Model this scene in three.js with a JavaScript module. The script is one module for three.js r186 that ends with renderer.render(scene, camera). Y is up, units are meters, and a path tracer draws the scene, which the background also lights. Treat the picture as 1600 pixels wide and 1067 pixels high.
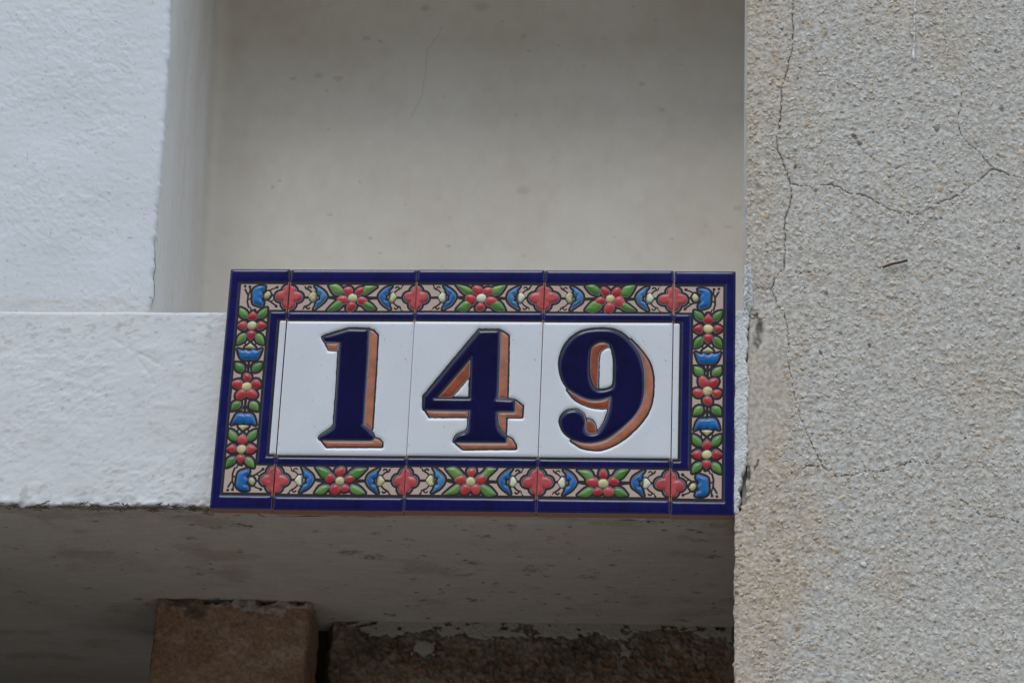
import * as THREE from 'three';
import { mergeGeometries } from 'three/addons/utils/BufferGeometryUtils.js';
import { RoundedBoxGeometry } from 'three/addons/geometries/RoundedBoxGeometry.js';

// ---------------------------------------------------------------- camera, sky, sun, exposure
// All shapes below are given in millimetres about the centre of the number plaque,
// which hangs EYE metres above the pavement.
const EYE = 2.134;
const scene = new THREE.Scene();
const camera = new THREE.PerspectiveCamera(15.19, 1024 / 682, 0.05, 400);
camera.rotation.order = 'YXZ';
camera.position.set(0.15347, EYE - 0.53397, 1.36072);
camera.rotation.set(0.390906, 0.097769, 0.043186);
camera.focus = 1.455; camera.userData.fStop = 15;
scene.add(camera);

const renderer = new THREE.WebGLRenderer({ antialias: true });
renderer.setSize(1024, 682);
renderer.toneMapping = THREE.LinearToneMapping;
renderer.toneMappingExposure = 1.32;
renderer.shadowMap.enabled = true;
renderer.shadowMap.type = THREE.PCFSoftShadowMap;

{ // overcast sky, a little brighter overhead
  const W = 128, H = 64, d = new Float32Array(W * H * 4);
  for (let j = 0; j < H; j++) for (let i = 0; i < W; i++) {
    const el = ((j + 0.5) / H - 0.5) * Math.PI, s = Math.max(0, Math.sin(el));
    const L = (1 + 2 * s) / 3 * 1.3;
    const k = (j * W + i) * 4;
    d[k] = L * 0.84; d[k + 1] = L * 0.995; d[k + 2] = L * 1.21; d[k + 3] = 1;
  }
  const t = new THREE.DataTexture(d, W, H, THREE.RGBAFormat, THREE.FloatType);
  t.mapping = THREE.EquirectangularReflectionMapping;
  t.magFilter = t.minFilter = THREE.LinearFilter; t.needsUpdate = true;
  scene.background = t; scene.environment = t;
}
const sun = new THREE.DirectionalLight(new THREE.Color(1, 0.97, 0.93), 0.55);
sun.position.set(-0.5, EYE + 3.1, 2.7);
sun.target.position.set(0, EYE, 0);
sun.castShadow = true; sun.shadow.radius = 34;
sun.shadow.mapSize.set(2048, 2048);
Object.assign(sun.shadow.camera, { left: -2, right: 2, top: 2, bottom: -2, near: 0.1, far: 12 });
scene.add(sun, sun.target);

// ---------------------------------------------------------------- helpers
let seed = 7;
const rnd = () => { seed = (seed * 1664525 + 1013904223) >>> 0; return seed / 4294967296; };
const R = (a, b) => a + (b - a) * rnd();
const clamp = (x, a = 0, b = 1) => Math.min(b, Math.max(a, x));
const lerp = (a, b, t) => a + (b - a) * t;
const smooth = (a, b, x) => { const t = clamp((x - a) / (b - a)); return t * t * (3 - 2 * t); };
const hash = (x, y, s = 0) => {
  let h = (Math.imul(x | 0, 374761393) + Math.imul(y | 0, 668265263) + Math.imul(s | 0, 2147483629)) | 0;
  h = Math.imul(h ^ (h >>> 13), 1274126177); h ^= h >>> 16;
  h = Math.imul(h, 2246822519); h ^= h >>> 13;
  return (h >>> 0) / 4294967296;
};
const noise = (x, y, s = 0) => { // -1..1
  const i = Math.floor(x), j = Math.floor(y), u = x - i, v = y - j;
  const a = u * u * u * (u * (u * 6 - 15) + 10), b = v * v * v * (v * (v * 6 - 15) + 10);
  return 2 * lerp(lerp(hash(i, j, s), hash(i + 1, j, s), a), lerp(hash(i, j + 1, s), hash(i + 1, j + 1, s), a), b) - 1;
};
const fbm = (x, y, o = 4, s = 0) => { let r = 0, a = 0.5; for (let k = 0; k < o; k++) { r += a * noise(x, y, s + k * 17); x = x * 2.03 + 5.1; y = y * 2.03 + 1.7; a *= 0.5; } return r; };
const worley = (x, y, s = 0) => { // nearest and second distance, cell id
  const i = Math.floor(x), j = Math.floor(y); let d1 = 9, d2 = 9, id = 0;
  for (let b = -1; b <= 1; b++) for (let a = -1; a <= 1; a++) {
    const px = i + a + hash(i + a, j + b, s), py = j + b + hash(i + a, j + b, s + 1);
    const d = Math.hypot(px - x, py - y);
    if (d < d1) { d2 = d1; d1 = d; id = hash(i + a, j + b, s + 2); } else if (d < d2) d2 = d;
  }
  return [d1, d2, id];
};
const used = {};
const numbered = (n) => { used[n] = (used[n] ?? -1) + 1; return used[n] ? n + '_' + String(used[n]).padStart(3, '0') : n; };
function thing(name, label, category, [x, y, z] = [0, 0, 0]) { // position in mm about the plaque centre
  const o = new THREE.Group(); o.name = numbered(name);
  o.position.set(x / 1000, EYE + y / 1000, z / 1000);
  o.userData = { label, category }; scene.add(o); return o;
}
function part(name, geo, mat, parent) {
  const m = new THREE.Mesh(geo, mat); m.name = name; m.castShadow = m.receiveShadow = true; parent.add(m); return m;
}
const MM = 0.001;
const mm = (g) => g.scale(MM, MM, MM);
// a list of grid stops: pieces [from, to, step]
const stops = (...p) => { const r = []; for (const [a, b, s] of p) { const n = Math.max(1, Math.round((b - a) / s)); for (let k = r.length ? 1 : 0; k <= n; k++) r.push(a + (b - a) * k / n); } return r; };
// a curved sheet over a grid: f(u, v) -> [x, y, z] in mm, col(u, v) -> [r, g, b], uv in metres
function sheet(us, vs, f, col, uvf = (u, v) => [u * MM, v * MM], flip = false) {
  const nu = us.length, nv = vs.length, P = new Float32Array(nu * nv * 3), C = col && new Float32Array(nu * nv * 3), U = new Float32Array(nu * nv * 2), I = [];
  for (let j = 0; j < nv; j++) for (let i = 0; i < nu; i++) {
    const k = j * nu + i, p = f(us[i], vs[j]), q = uvf(us[i], vs[j]);
    P[3 * k] = p[0] * MM; P[3 * k + 1] = p[1] * MM; P[3 * k + 2] = p[2] * MM; U[2 * k] = q[0]; U[2 * k + 1] = q[1];
    if (col) { const c = col(us[i], vs[j]); C[3 * k] = c[0]; C[3 * k + 1] = c[1]; C[3 * k + 2] = c[2]; }
  }
  for (let j = 0; j < nv - 1; j++) for (let i = 0; i < nu - 1; i++) {
    const a = j * nu + i, b = a + 1, c = a + nu, d = c + 1;
    if (flip) I.push(a, c, b, b, c, d); else I.push(a, b, c, b, d, c);
  }
  const g = new THREE.BufferGeometry();
  g.setAttribute('position', new THREE.BufferAttribute(P, 3)); g.setAttribute('uv', new THREE.BufferAttribute(U, 2));
  if (col) g.setAttribute('color', new THREE.BufferAttribute(C, 3));
  g.setIndex(I); g.computeVertexNormals(); return g;
}
const box = (x0, x1, y0, y1, z0, z1) => mm(new THREE.BoxGeometry(x1 - x0, y1 - y0, z1 - z0).translate((x0 + x1) / 2, (y0 + y1) / 2, (z0 + z1) / 2));
// profile run along straight legs with rounded corners: pts [[a, b, radius]...] -> at(s) = [a, b, na, nb]
function profile(pts) {
  const segs = []; let len = 0, prev = pts[0].slice(0, 2);
  const add = (a, b) => { const L = Math.hypot(b[0] - a[0], b[1] - a[1]); if (L < 1e-6) return; segs.push([len, L, a, b]); len += L; };
  for (let i = 1; i < pts.length; i++) {
    const [px, py, r = 0] = pts[i];
    if (i === pts.length - 1 || !r) { add(prev, [px, py]); prev = [px, py]; continue; }
    const n = pts[i + 1], a = Math.hypot(px - prev[0], py - prev[1]), b = Math.hypot(n[0] - px, n[1] - py);
    const A = [px + (prev[0] - px) * r / a, py + (prev[1] - py) * r / a], B = [px + (n[0] - px) * r / b, py + (n[1] - py) * r / b];
    add(prev, A); let q = A;
    for (let k = 1; k <= 8; k++) { const t = k / 8, u = 1 - t, w = [u * u * A[0] + 2 * u * t * px + t * t * B[0], u * u * A[1] + 2 * u * t * py + t * t * B[1]]; add(q, w); q = w; }
    prev = B;
  }
  const dir = (s) => { const g = [...segs].reverse().find((e) => s >= e[0]) || segs[0]; return [(g[3][0] - g[2][0]) / g[1], (g[3][1] - g[2][1]) / g[1], g]; };
  return { len, at(s) { const [, , g] = dir(s); const t = (s - g[0]) / g[1]; const d0 = dir(s - 0.6), d1 = dir(s + 0.6); let tx = d0[0] + d1[0], ty = d0[1] + d1[1]; const l = Math.hypot(tx, ty); tx /= l; ty /= l; return [lerp(g[2][0], g[3][0], t), lerp(g[2][1], g[3][1], t), ty, -tx]; } };
}
// signed distances, positive inside
const sdPoly = (p) => {
  let x0 = 1e9, x1 = -1e9, y0 = 1e9, y1 = -1e9; for (const [x, y] of p) { x0 = Math.min(x0, x); x1 = Math.max(x1, x); y0 = Math.min(y0, y); y1 = Math.max(y1, y); }
  const f = (x, y) => {
    let d = 1e9, inside = false;
    for (let i = 0, j = p.length - 1; i < p.length; j = i++) {
      const ax = p[i][0], ay = p[i][1], bx = p[j][0] - ax, by = p[j][1] - ay, cx = x - ax, cy = y - ay;
      const t = clamp((cx * bx + cy * by) / (bx * bx + by * by)); const ex = cx - bx * t, ey = cy - by * t; d = Math.min(d, ex * ex + ey * ey);
      if ((ay > y) !== (p[j][1] > y) && x < (p[j][0] - ax) * (y - ay) / (p[j][1] - ay) + ax) inside = !inside;
    }
    d = Math.sqrt(d); return inside ? d : -d;
  };
  f.box = [x0, x1, y0, y1]; return f;
};
const sdRect = (x0, x1, y0, y1, r = 0) => { const cx = (x0 + x1) / 2, cy = (y0 + y1) / 2, hx = (x1 - x0) / 2 - r, hy = (y1 - y0) / 2 - r; return (x, y) => { const a = Math.abs(x - cx) - hx, b = Math.abs(y - cy) - hy; return r - (Math.hypot(Math.max(a, 0), Math.max(b, 0)) + Math.min(Math.max(a, b), 0)); }; };
// smooth closed curve through points
const curve = (p, n = 4, sharp = []) => {
  const o = [], N = p.length;
  for (let i = 0; i < N; i++) {
    const a = p[(i + N - 1) % N], b = p[i], c = p[(i + 1) % N], d = p[(i + 2) % N];
    const k = (q, w, e, idx) => sharp.includes(idx) ? [0, 0] : [(e[0] - q[0]) / 6, (e[1] - q[1]) / 6];
    const k1 = k(a, b, c, i), k2 = k(b, c, d, (i + 1) % N);
    for (let m = 0; m < n; m++) { const t = m / n, u = 1 - t; o.push([0, 1].map((z) => u * u * u * b[z] + 3 * u * u * t * (b[z] + k1[z]) + 3 * u * t * t * (c[z] - k2[z]) + t * t * t * c[z])); }
  }
  return o;
};
// a pool of glaze (or a plate of plaster) that fills sd > 0: rises over `r` mm from its rim to height h
function pool(sd, [x0, x1, y0, y1], { cell = 0.4, h = 0.7, r = 1.2, wob = 0.04, wl = 9, blur = 1, z0 = 0, s = 1, pw = 0.5, rough = 0, hf = () => 0 } = {}) {
  const nx = Math.ceil((x1 - x0) / cell) + 3, ny = Math.ceil((y1 - y0) / cell) + 3, ox = x0 - cell, oy = y0 - cell;
  const S = new Float32Array(nx * ny); let H = new Float32Array(nx * ny);
  for (let j = 0; j < ny; j++) for (let i = 0; i < nx; i++) {
    const x = ox + i * cell, y = oy + j * cell, d = sd(x, y); S[j * nx + i] = d;
    if (d > 0) { const t = clamp(d / r), u = 1 - t; H[j * nx + i] = Math.pow(1 - u * u, pw) * (h + hf(x, y) + wob * noise(x / wl, y / wl, s) + rough * fbm(x, y, 3, s + 40)); }
    else H[j * nx + i] = Math.max(-0.6 * h, d * h / r * 1.2);
  }
  for (let b = 0; b < blur; b++) { const K = H.slice(); for (let j = 1; j < ny - 1; j++) for (let i = 1; i < nx - 1; i++) { const k = j * nx + i; if (S[k] > cell * 0.7) K[k] = (H[k] * 4 + H[k - 1] + H[k + 1] + H[k - nx] + H[k + nx]) / 8; } H = K; }
  const P = [], N = [], U = [], I = [], map = new Map();
  const grad = (i, j) => { i = clamp(i, 1, nx - 2); j = clamp(j, 1, ny - 2); const k = j * nx + i; return [(H[k + 1] - H[k - 1]) / (2 * cell), (H[k + nx] - H[k - nx]) / (2 * cell)]; };
  const put = (x, y, z, gx, gy) => { const l = Math.hypot(gx, gy, 1); P.push(x * MM, y * MM, (z0 + z) * MM); N.push(-gx / l, -gy / l, 1 / l); U.push(x * MM, y * MM); return P.length / 3 - 1; };
  const vert = (i, j) => { const key = j * nx + i; if (map.has(key)) return map.get(key); const g = grad(i, j), v = put(ox + i * cell, oy + j * cell, H[key], g[0], g[1]); map.set(key, v); return v; };
  const edge = (i, j, a, b) => { const k0 = j * nx + i, k1 = b * nx + a, key = nx * ny + Math.min(k0, k1) * 2 + (a !== i ? 0 : 1); if (map.has(key)) return map.get(key); const t = S[k0] / (S[k0] - S[k1]), g0 = grad(i, j), g1 = grad(a, b); const v = put(ox + lerp(i, a, t) * cell, oy + lerp(j, b, t) * cell, 0, lerp(g0[0], g1[0], t), lerp(g0[1], g1[1], t)); map.set(key, v); return v; };
  for (let j = 0; j < ny - 1; j++) for (let i = 0; i < nx - 1; i++) {
    const c = [[i, j], [i + 1, j], [i + 1, j + 1], [i, j + 1]], q = [];
    for (let k = 0; k < 4; k++) { const a = c[k], b = c[(k + 1) % 4], ia = S[a[1] * nx + a[0]] > 0, ib = S[b[1] * nx + b[0]] > 0; if (ia) q.push(vert(...a)); if (ia !== ib) q.push(edge(a[0], a[1], b[0], b[1])); }
    for (let k = 1; k + 1 < q.length; k++) I.push(q[0], q[k], q[k + 1]);
  }
  const g = new THREE.BufferGeometry();
  g.setAttribute('position', new THREE.Float32BufferAttribute(P, 3)); g.setAttribute('normal', new THREE.Float32BufferAttribute(N, 3)); g.setAttribute('uv', new THREE.Float32BufferAttribute(U, 2)); g.setIndex(I);
  return g;
}
const bbox = (p, m = 0.5) => { const b = sdPoly(p).box; return [b[0] - m, b[1] + m, b[2] - m, b[3] + m]; };
const lin = (r, g, b) => new THREE.Color().setRGB(r, g, b);
const mat = (c, o = {}) => new THREE.MeshStandardMaterial({ color: c, roughness: 0.9, ...o });
function canvasTex(w, h, draw) {
  const c = document.createElement('canvas'); c.width = w; c.height = h; const x = c.getContext('2d'); draw(x, w, h);
  const t = new THREE.CanvasTexture(c); t.colorSpace = THREE.SRGBColorSpace; t.magFilter = THREE.LinearFilter; t.minFilter = THREE.LinearMipmapLinearFilter; t.wrapS = t.wrapT = THREE.RepeatWrapping; t.anisotropy = 8; return t;
}
// colour texture from a function of millimetres -> linear rgb
const sr = (v) => { v = clamp(v); return 255 * (v < 0.0031308 ? 12.92 * v : 1.055 * Math.pow(v, 1 / 2.4) - 0.055); };
function fieldTex(x0, x1, y0, y1, ppm, f) {
  const w = Math.round((x1 - x0) * ppm), h = Math.round((y1 - y0) * ppm), d = new Uint8Array(w * h * 4);
  for (let j = 0; j < h; j++) for (let i = 0; i < w; i++) { const c = f(x0 + (i + 0.5) / ppm, y0 + (j + 0.5) / ppm), k = 4 * (j * w + i); d[k] = sr(c[0]); d[k + 1] = sr(c[1]); d[k + 2] = sr(c[2]); d[k + 3] = 255; }
  const t = new THREE.DataTexture(d, w, h, THREE.RGBAFormat); t.colorSpace = THREE.SRGBColorSpace; t.magFilter = THREE.LinearFilter; t.minFilter = THREE.LinearMipmapLinearFilter; t.generateMipmaps = true; t.wrapS = t.wrapT = THREE.MirroredRepeatWrapping; t.needsUpdate = true;
  t.userData = { uv: (x, y) => [(x - x0) / (x1 - x0), (y - y0) / (y1 - y0)] }; return t;
}
const mixc = (a, b, t) => [lerp(a[0], b[0], t), lerp(a[1], b[1], t), lerp(a[2], b[2], t)];
const segDist = (x, y, p) => { let d = 1e9; for (let i = 1; i < p.length; i++) { const ax = p[i - 1][0], ay = p[i - 1][1], bx = p[i][0] - ax, by = p[i][1] - ay, t = clamp(((x - ax) * bx + (y - ay) * by) / (bx * bx + by * by)); d = Math.min(d, Math.hypot(x - ax - bx * t, y - ay - by * t)); } return d; };
const jagged = (p, step, amp) => { const o = [p[0]]; for (let i = 1; i < p.length; i++) { const a = p[i - 1], b = p[i], L = Math.hypot(b[0] - a[0], b[1] - a[1]), n = Math.max(1, Math.round(L / step)); for (let k = 1; k <= n; k++) o.push([lerp(a[0], b[0], k / n) + (k < n ? R(-amp, amp) : 0), lerp(a[1], b[1], k / n) + (k < n ? R(-amp, amp) : 0)]); } return o; };

// ---------------------------------------------------------------- ground and the far side of the street
{
  const t = fieldTex(0, 2000, 0, 2000, 0.25, (x, y) => { const v = 0.32 * (1 + 0.25 * fbm(x / 60, y / 60, 4, 3)); return [v, v * 0.88, v * 0.72]; });
  t.wrapS = t.wrapT = THREE.RepeatWrapping; t.repeat.set(150, 150);
  const g = new THREE.Mesh(new THREE.PlaneGeometry(300, 300).rotateX(-Math.PI / 2), mat(0xffffff, { map: t }));
  g.name = 'ground'; g.userData = { kind: 'structure' }; g.receiveShadow = true; scene.add(g);
}

{ // unseen house added across the street to darken what the glaze mirrors
  const h = thing('added_opposite_house', 'unseen grey rendered house added across the street for the glaze to mirror', 'house', [0, -EYE * 1000, 7500]);
  const W = mat(lin(0.17, 0.15, 0.125)), F = mat(lin(0.7, 0.7, 0.68)), P = new THREE.MeshStandardMaterial({ color: lin(0.03, 0.035, 0.04), roughness: 0.08 });
  const bx = (...a) => box(...a), xs = [-6200, -3600, -1000, 1600, 4200];
  const rows = [[800, 2200], [3600, 5000]], cols = [];
  const strips = [bx(-8000, 8000, 0, 800, 0, 300), bx(-8000, 8000, 2200, 3600, 0, 300), bx(-8000, 8000, 5000, 6100, 0, 300), bx(-8000, 8000, 0, 6100, 320, 6000)];
  for (const [y0, y1] of rows) { let p = -8000; for (const x of xs) { strips.push(bx(p, x, y0, y1, 0, 300)); p = x + 1100; } strips.push(bx(p, 8000, y0, y1, 0, 300)); }
  part('wall', mergeGeometries(strips), W, h);
  for (const [y0, y1] of rows) for (const x of xs) { const f = part('window', mergeGeometries([bx(x, x + 70, y0, y1, 120, 180), bx(x + 1030, x + 1100, y0, y1, 120, 180), bx(x + 70, x + 1030, y0, y0 + 70, 120, 180), bx(x + 70, x + 1030, y1 - 70, y1, 120, 180), bx(x + 520, x + 580, y0 + 70, y1 - 70, 120, 180)]), F, h); part('pane', bx(x + 70, x + 1030, y0 + 70, y1 - 70, 200, 206), P, f); }
  part('roof', mm(new THREE.ExtrudeGeometry(new THREE.Shape([[-300, 6102], [6300, 6102], [3000, 7300]].map((p) => new THREE.Vector2(...p))), { depth: 16400, bevelEnabled: false }).rotateY(-Math.PI / 2).translate(8200, 0, 0)), mat(lin(0.24, 0.11, 0.07)), h);
}

// ---------------------------------------------------------------- white plastered wall with its niche
const NICHE_TOP = 385, ZW = -14, ZN = -156;
const edgeX = (y) => -197.6 - 0.0315 * (y - 52);
{
  const w = thing('plastered_wall', 'white rough plastered wall with a deep niche above the number plaque', 'wall');
  const chip = (y) => 0.8 * noise(y / 13, 3, 21) + 0.35 * noise(y / 4, 9, 22) + 0.3 * noise(y / 1.4, 9, 23) * smooth(-0.2, 0.5, noise(y / 17, 1, 24)) - 1.8 * Math.max(0, noise(y / 11, 5, 25) - 0.45);
  const rel = (x, y) => 0.55 * noise(x / 44, y / 36, 1) + 0.10 * noise(x / 13, y / 9, 2) + (0.5 + 0.5 * smooth(-0.3, 0.4, noise(x / 40, y / 25, 15))) * (0.13 * noise(x / 5.5 + y / 20, y / 4.4, 3) + 0.14 * noise(x / 2.5, y / 2.1, 4) + 0.13 * noise(x / 1.3, y / 1.2, 5)) + 0.4 * Math.max(0, noise(x / 6, y / 5, 6) - 0.6) - 0.5 * Math.max(0, noise(x / 5, y / 4, 7) - 0.68);
  const pf = profile([[-400, ZW], [0, ZW, 3.2], [0, -60]]); const arris = 400 + 4;
  const plaster = new THREE.MeshStandardMaterial({ roughness: 0.92, vertexColors: true });
  const wc = [0.71, 0.72, 0.73], dirt = [0.52, 0.44, 0.32];
  part('wall_face', sheet(stops([-1500, -345, 60], [-345, -210, 0.75], [-210, -193, 0.5]), stops([49, 285, 0.75], [285, 1500, 60]), (X, y) => {
    const s = Math.min(X + 197 + 400, arris + 4) , e = edgeX(y), p = pf.at(clamp(s, 0, pf.len)), n = rel(X, y);
    const cr = smooth(-9, 0, X + 197) * chip(y);
    return [e + p[0] + p[2] * n + (s > 396 ? cr : smooth(-12, 0, X + 197) * cr), y, p[1] + p[3] * n];
  }, (X, y) => {
    const t = smooth(13, 0, y - 52 + 9 * fbm(X / 12, y / 4, 4, 8)) * 0.75 + smooth(0.35, 0.6, fbm(X / 4, y / 3, 3, 12)) * 0.10 + 0.5 * smooth(-5, 1, X + 197 - 3) * smooth(-0.1, 0.4, fbm(X / 3, y / 5, 3, 14)); 
    const sp = Math.max(0, noise(X / 1.7, y / 1.3, 16) - 0.86) * 5;
    return mixc(mixc(wc, dirt, clamp(t) * 0.6), [0.2, 0.15, 0.11], clamp(sp)).map((v) => v * (1 + 0.03 * fbm(X / 25, y / 25, 3, 9)));
  }), plaster, w);
  const nicheC = (x, y) => mixc([0.755, 0.695, 0.605], [0.59, 0.485, 0.375], clamp(0.24 + 0.5 * fbm(x / 60, y / 60, 4, 41) + 0.34 * fbm(x / 7, y / 9, 4, 42)) * 0.55);
  // the reveal: smooth paint with upright brush marks, coved into the back
  const pr = profile([[0, ZW - 3], [0, ZN, 9], [40, ZN]]);
  part('niche_reveal', sheet(stops([0, pr.len, 2]), stops([46, 400, 1.6]), (s, y) => {
    const p = pr.at(s), n = 0.22 * noise(s / 7, y / 60, 31) + 0.15 * noise(s / 3, y / 18, 32), c = smooth(10, 0, s) * chip(y);
    return [edgeX(y) + p[0] - p[2] * n + c, y, p[1] - p[3] * n];
  }, (s, y) => { const p = pr.at(s), c = mixc([0.72, 0.70, 0.66], [0.54, 0.45, 0.355], clamp(0.12 + 0.4 * fbm(s / 12, y / 80, 4, 33)) * 0.6 + 0.25 * smooth(0.3, 0.5, fbm(s / 2.5, y / 6, 3, 35))); return mixc(c, nicheC(edgeX(y) + p[0], y), smooth(pr.len - 60, pr.len - 36, s)); }, undefined, true), plaster, w);
  // the back of the niche: smooth plaster, faint scuffs and a hairline crack
  const crack = jagged([[-52, 326], [-54, 320], [-62, 306], [-62, 287], [-63, 273], [-66, 265], [-70, 257]], 3, 0.7);
  const marks = []; for (let k = 0; k < 60; k++) marks.push([R(-190, 150), R(120, 350), R(0.5, 1.6), R(0.15, 0.6)]);
  marks.push([8, 202, 4, 0.35], [-198, 306, 3, 0.6], [-152, 286, 2, 0.5], [-135, 288, 2.5, 0.4], [-121, 286, 3, 0.45], [-104, 317, 2.2, 0.5], [-64, 340, 3, 0.5], [-26, 341, 5, 0.35], [85, 281, 2, 0.4], [98, 262, 2, 0.4], [149, 189, 2.5, 0.4]);
  const tex = fieldTex(-210, 160, 40, 400, 2.6, (x, y) => {
    let c = nicheC(x, y);
    for (const [a, b, r, o] of marks) { if (Math.abs(x - a) > 9 || Math.abs(y - b) > 9) continue; const d = Math.hypot((x - a) / 1.7, y - b) + 1.1 * fbm(x / 1.6, y / 1.6, 2, 43); if (d < r) c = mixc(c, [0.25, 0.20, 0.15], o * smooth(r, r * 0.3, d) * 0.6); }
    if (x > -80 && x < -40 && y > 250) { const d = segDist(x, y, crack); if (d < 0.7) c = mixc(c, [0.24, 0.19, 0.16], 0.22 * smooth(0.7, 0.15, d)); }
    return c;
  });
  part('niche_back', sheet(stops([edgeX(380) + 30, 160, 3]), stops([46, 400, 3]), (x, y) => [x, y, ZN + 0.35 * noise(x / 45, y / 45, 45) + 0.08 * noise(x / 8, y / 8, 46)], null, tex.userData.uv), mat(0xffffff, { map: tex, roughness: 0.85 }), w);
  part('wall_body', mergeGeometries([box(-1500, -212, 49, 1500, -330, -22), box(-212, 160, 40, 1500, -330, ZN - 4), box(-212, 158, NICHE_TOP, 1500, ZN - 4.2, ZW)]), mat(lin(0.66, 0.65, 0.63)), w);
}

// ---------------------------------------------------------------- lintel carrying the plaque, and its underside
const ZL = -8.6, LT = 51, LB = -71;
{
  const w = thing('lintel', 'long white plastered lintel under the niche, its grey underside spotted with stains', 'lintel');
  const rel = (x, y) => 0.6 * noise(x / 45, y / 40, 51) + 0.13 * noise(x / 12, y / 9, 52) + (0.5 + 0.5 * smooth(-0.3, 0.4, noise(x / 40, y / 25, 65))) * (0.17 * noise(x / 5.5 + y / 16, y / 4, 53) + 0.14 * noise(x / 2.4, y / 1.9, 54) + 0.12 * noise(x / 1.3, y / 1.1, 56)) + 0.45 * Math.max(0, noise(x / 11, y / 5, 55) - 0.5);
  const pf = profile([[LT + 0.1, ZN + 1], [LT, ZL, 2.6], [LB, ZL, 2.2], [LB, ZL - 14]]);
  const s0 = Math.abs(ZN + 1 - ZL), face = LT - LB;
  const gash = jagged([[-222, 36], [-205, 26], [-196, 22], [-186, 16]], 3, 0.8), gash2 = jagged([[-208, 30], [-196, 14], [-190, 4]], 3, 0.8);
  const plaster = new THREE.MeshStandardMaterial({ roughness: 0.92, vertexColors: true });
  const wc = [0.72, 0.715, 0.705], dirt = [0.17, 0.115, 0.075];
  part('lintel_face', sheet(stops([-1500, -325, 60], [-325, -130, 0.75], [-130, 157, 2.5]), stops([0, s0 - 12, 12], [s0 - 12, s0 + face + 12, 0.7]), (x, s) => {
    const p = pf.at(clamp(s, 0, pf.len - 0.01)), y = p[0];
    let n = rel(x, s); const low = smooth(LB + 7, LB - 0.5, y) * (s > s0 ? 1 : 0);
    n += low * (1.0 * noise(x / 9, 2, 57) + 0.9 * noise(x / 3.1, s / 3, 58));
    const g = Math.min(segDist(x, y, gash), segDist(x, y, gash2) + 0.2); if (s > s0 && g < 2.2) n -= 0.4 * smooth(2.0, 0, g) * clamp(0.6 + noise(x / 3, y / 3, 68));
    return [x, p[0] - p[2] * n * 0 + (s < s0 - 3 ? 0 : p[3] * 0) + (-p[2]) * n * (Math.abs(p[2]) > 0.5 ? 0.5 : 0) + 0.35 * noise(x / 26, 1, 59) * (s > s0 - 3 && s < s0 + 4 ? 1 : 0), p[1] + (s > s0 - 3 ? 1 : 0.2) * Math.abs(p[3]) * n];
  }, (x, s) => {
    const y = pf.at(clamp(s, 0, pf.len - 0.01))[0];
    const edge = s > s0 + face * 0.8 ? smooth(2.6, 0.2, y - LB + 2.4 * fbm(x / 5, s / 3, 3, 61)) * (x > -150 ? 0.3 : 1) * (s > s0 + face + 1 ? 0.25 + 0.5 * smooth(0, 0.4, fbm(x / 8, s / 3, 3, 67)) : 1) : 0;
    const t = edge * 0.85 + clamp(4 * Math.max(0, noise(x / 1.7, s / 1.3, 66) - 0.87)) + 0.25 * smooth(0.32, 0.5, fbm(x / 5, s / 3.5, 3, 63)) * (y > 30 || y < -50 ? 1 : 0.4);
    return mixc(s > s0 + face + 0.8 ? [0.52, 0.47, 0.43] : wc, dirt, clamp(t)).map((v) => v * (1 + 0.03 * fbm(x / 25, s / 25, 3, 64)));
  }), plaster, w);
  // the underside
  const spots = []; for (let k = 0; k < 260; k++) { const big = rnd() < 0.12; spots.push([R(-320, 150), R(-235, -12), big ? R(1.2, 2.8) : R(0.25, 1), big ? R(0.35, 0.7) : R(0.3, 0.9)]); }
  for (let k = 0; k < 70; k++) spots.push([R(-60, 150), R(-235, -40), R(0.3, 1.6), R(0.2, 0.7)]);
  for (const q of [[-137, -40, 3.2, 0.75], [-80, -88, 3.6, 0.5], [-68, -97, 3.4, 0.55], [104, -20, 4, 0.95], [28, -118, 3.6, 0.4], [60, -130, 3, 0.5], [-10, -105, 3.4, 0.5]]) spots.push(q);
  const cellMap = new Map(); for (const q of spots) { const k = Math.floor(q[0] / 12) + ',' + Math.floor(q[1] / 12); for (let a = -1; a <= 1; a++) for (let b = -1; b <= 1; b++) { const kk = (Math.floor(q[0] / 12) + a) + ',' + (Math.floor(q[1] / 12) + b); if (!cellMap.has(kk)) cellMap.set(kk, []); cellMap.get(kk).push(q); } }
  const tex = fieldTex(-330, 156, -440, -8, 2.6, (x, z) => {
    const streak = fbm(x / 40, z / 2.2, 4, 71) + 0.6 * fbm(x / 14, z / 0.9, 2, 72);
    let c = mixc([0.57, 0.515, 0.47], [0.46, 0.415, 0.38], clamp(0.5 + 0.32 * streak));
    const g = 1 + 0.16 * fbm(x / 9, z / 7, 4, 76) + 0.1 * noise(x / 0.9, z / 0.8, 79); c = c.map((v) => v * lerp(1, g, 0.6));
    c = mixc(c, [0.36, 0.275, 0.215], 0.6 * smooth(0.15, 0.6, fbm(x / 40, z / 30, 4, 73) + 0.25 * fbm(x / 3, z / 2, 2, 74) + (z > -34 ? 0.18 : 0)));
    for (const [a, b, r, o] of cellMap.get(Math.floor(x / 12) + ',' + Math.floor(z / 12)) || []) { const d = Math.hypot((x - a) / 2.1, (z - b) * 0.75) + 1.7 * r * fbm(x / 2, z / 1.3, 3, 75); if (d < r) c = mixc(c, [0.06, 0.048, 0.04], o * smooth(r, r * 0.35, d)); }
    return c;
  });
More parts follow.
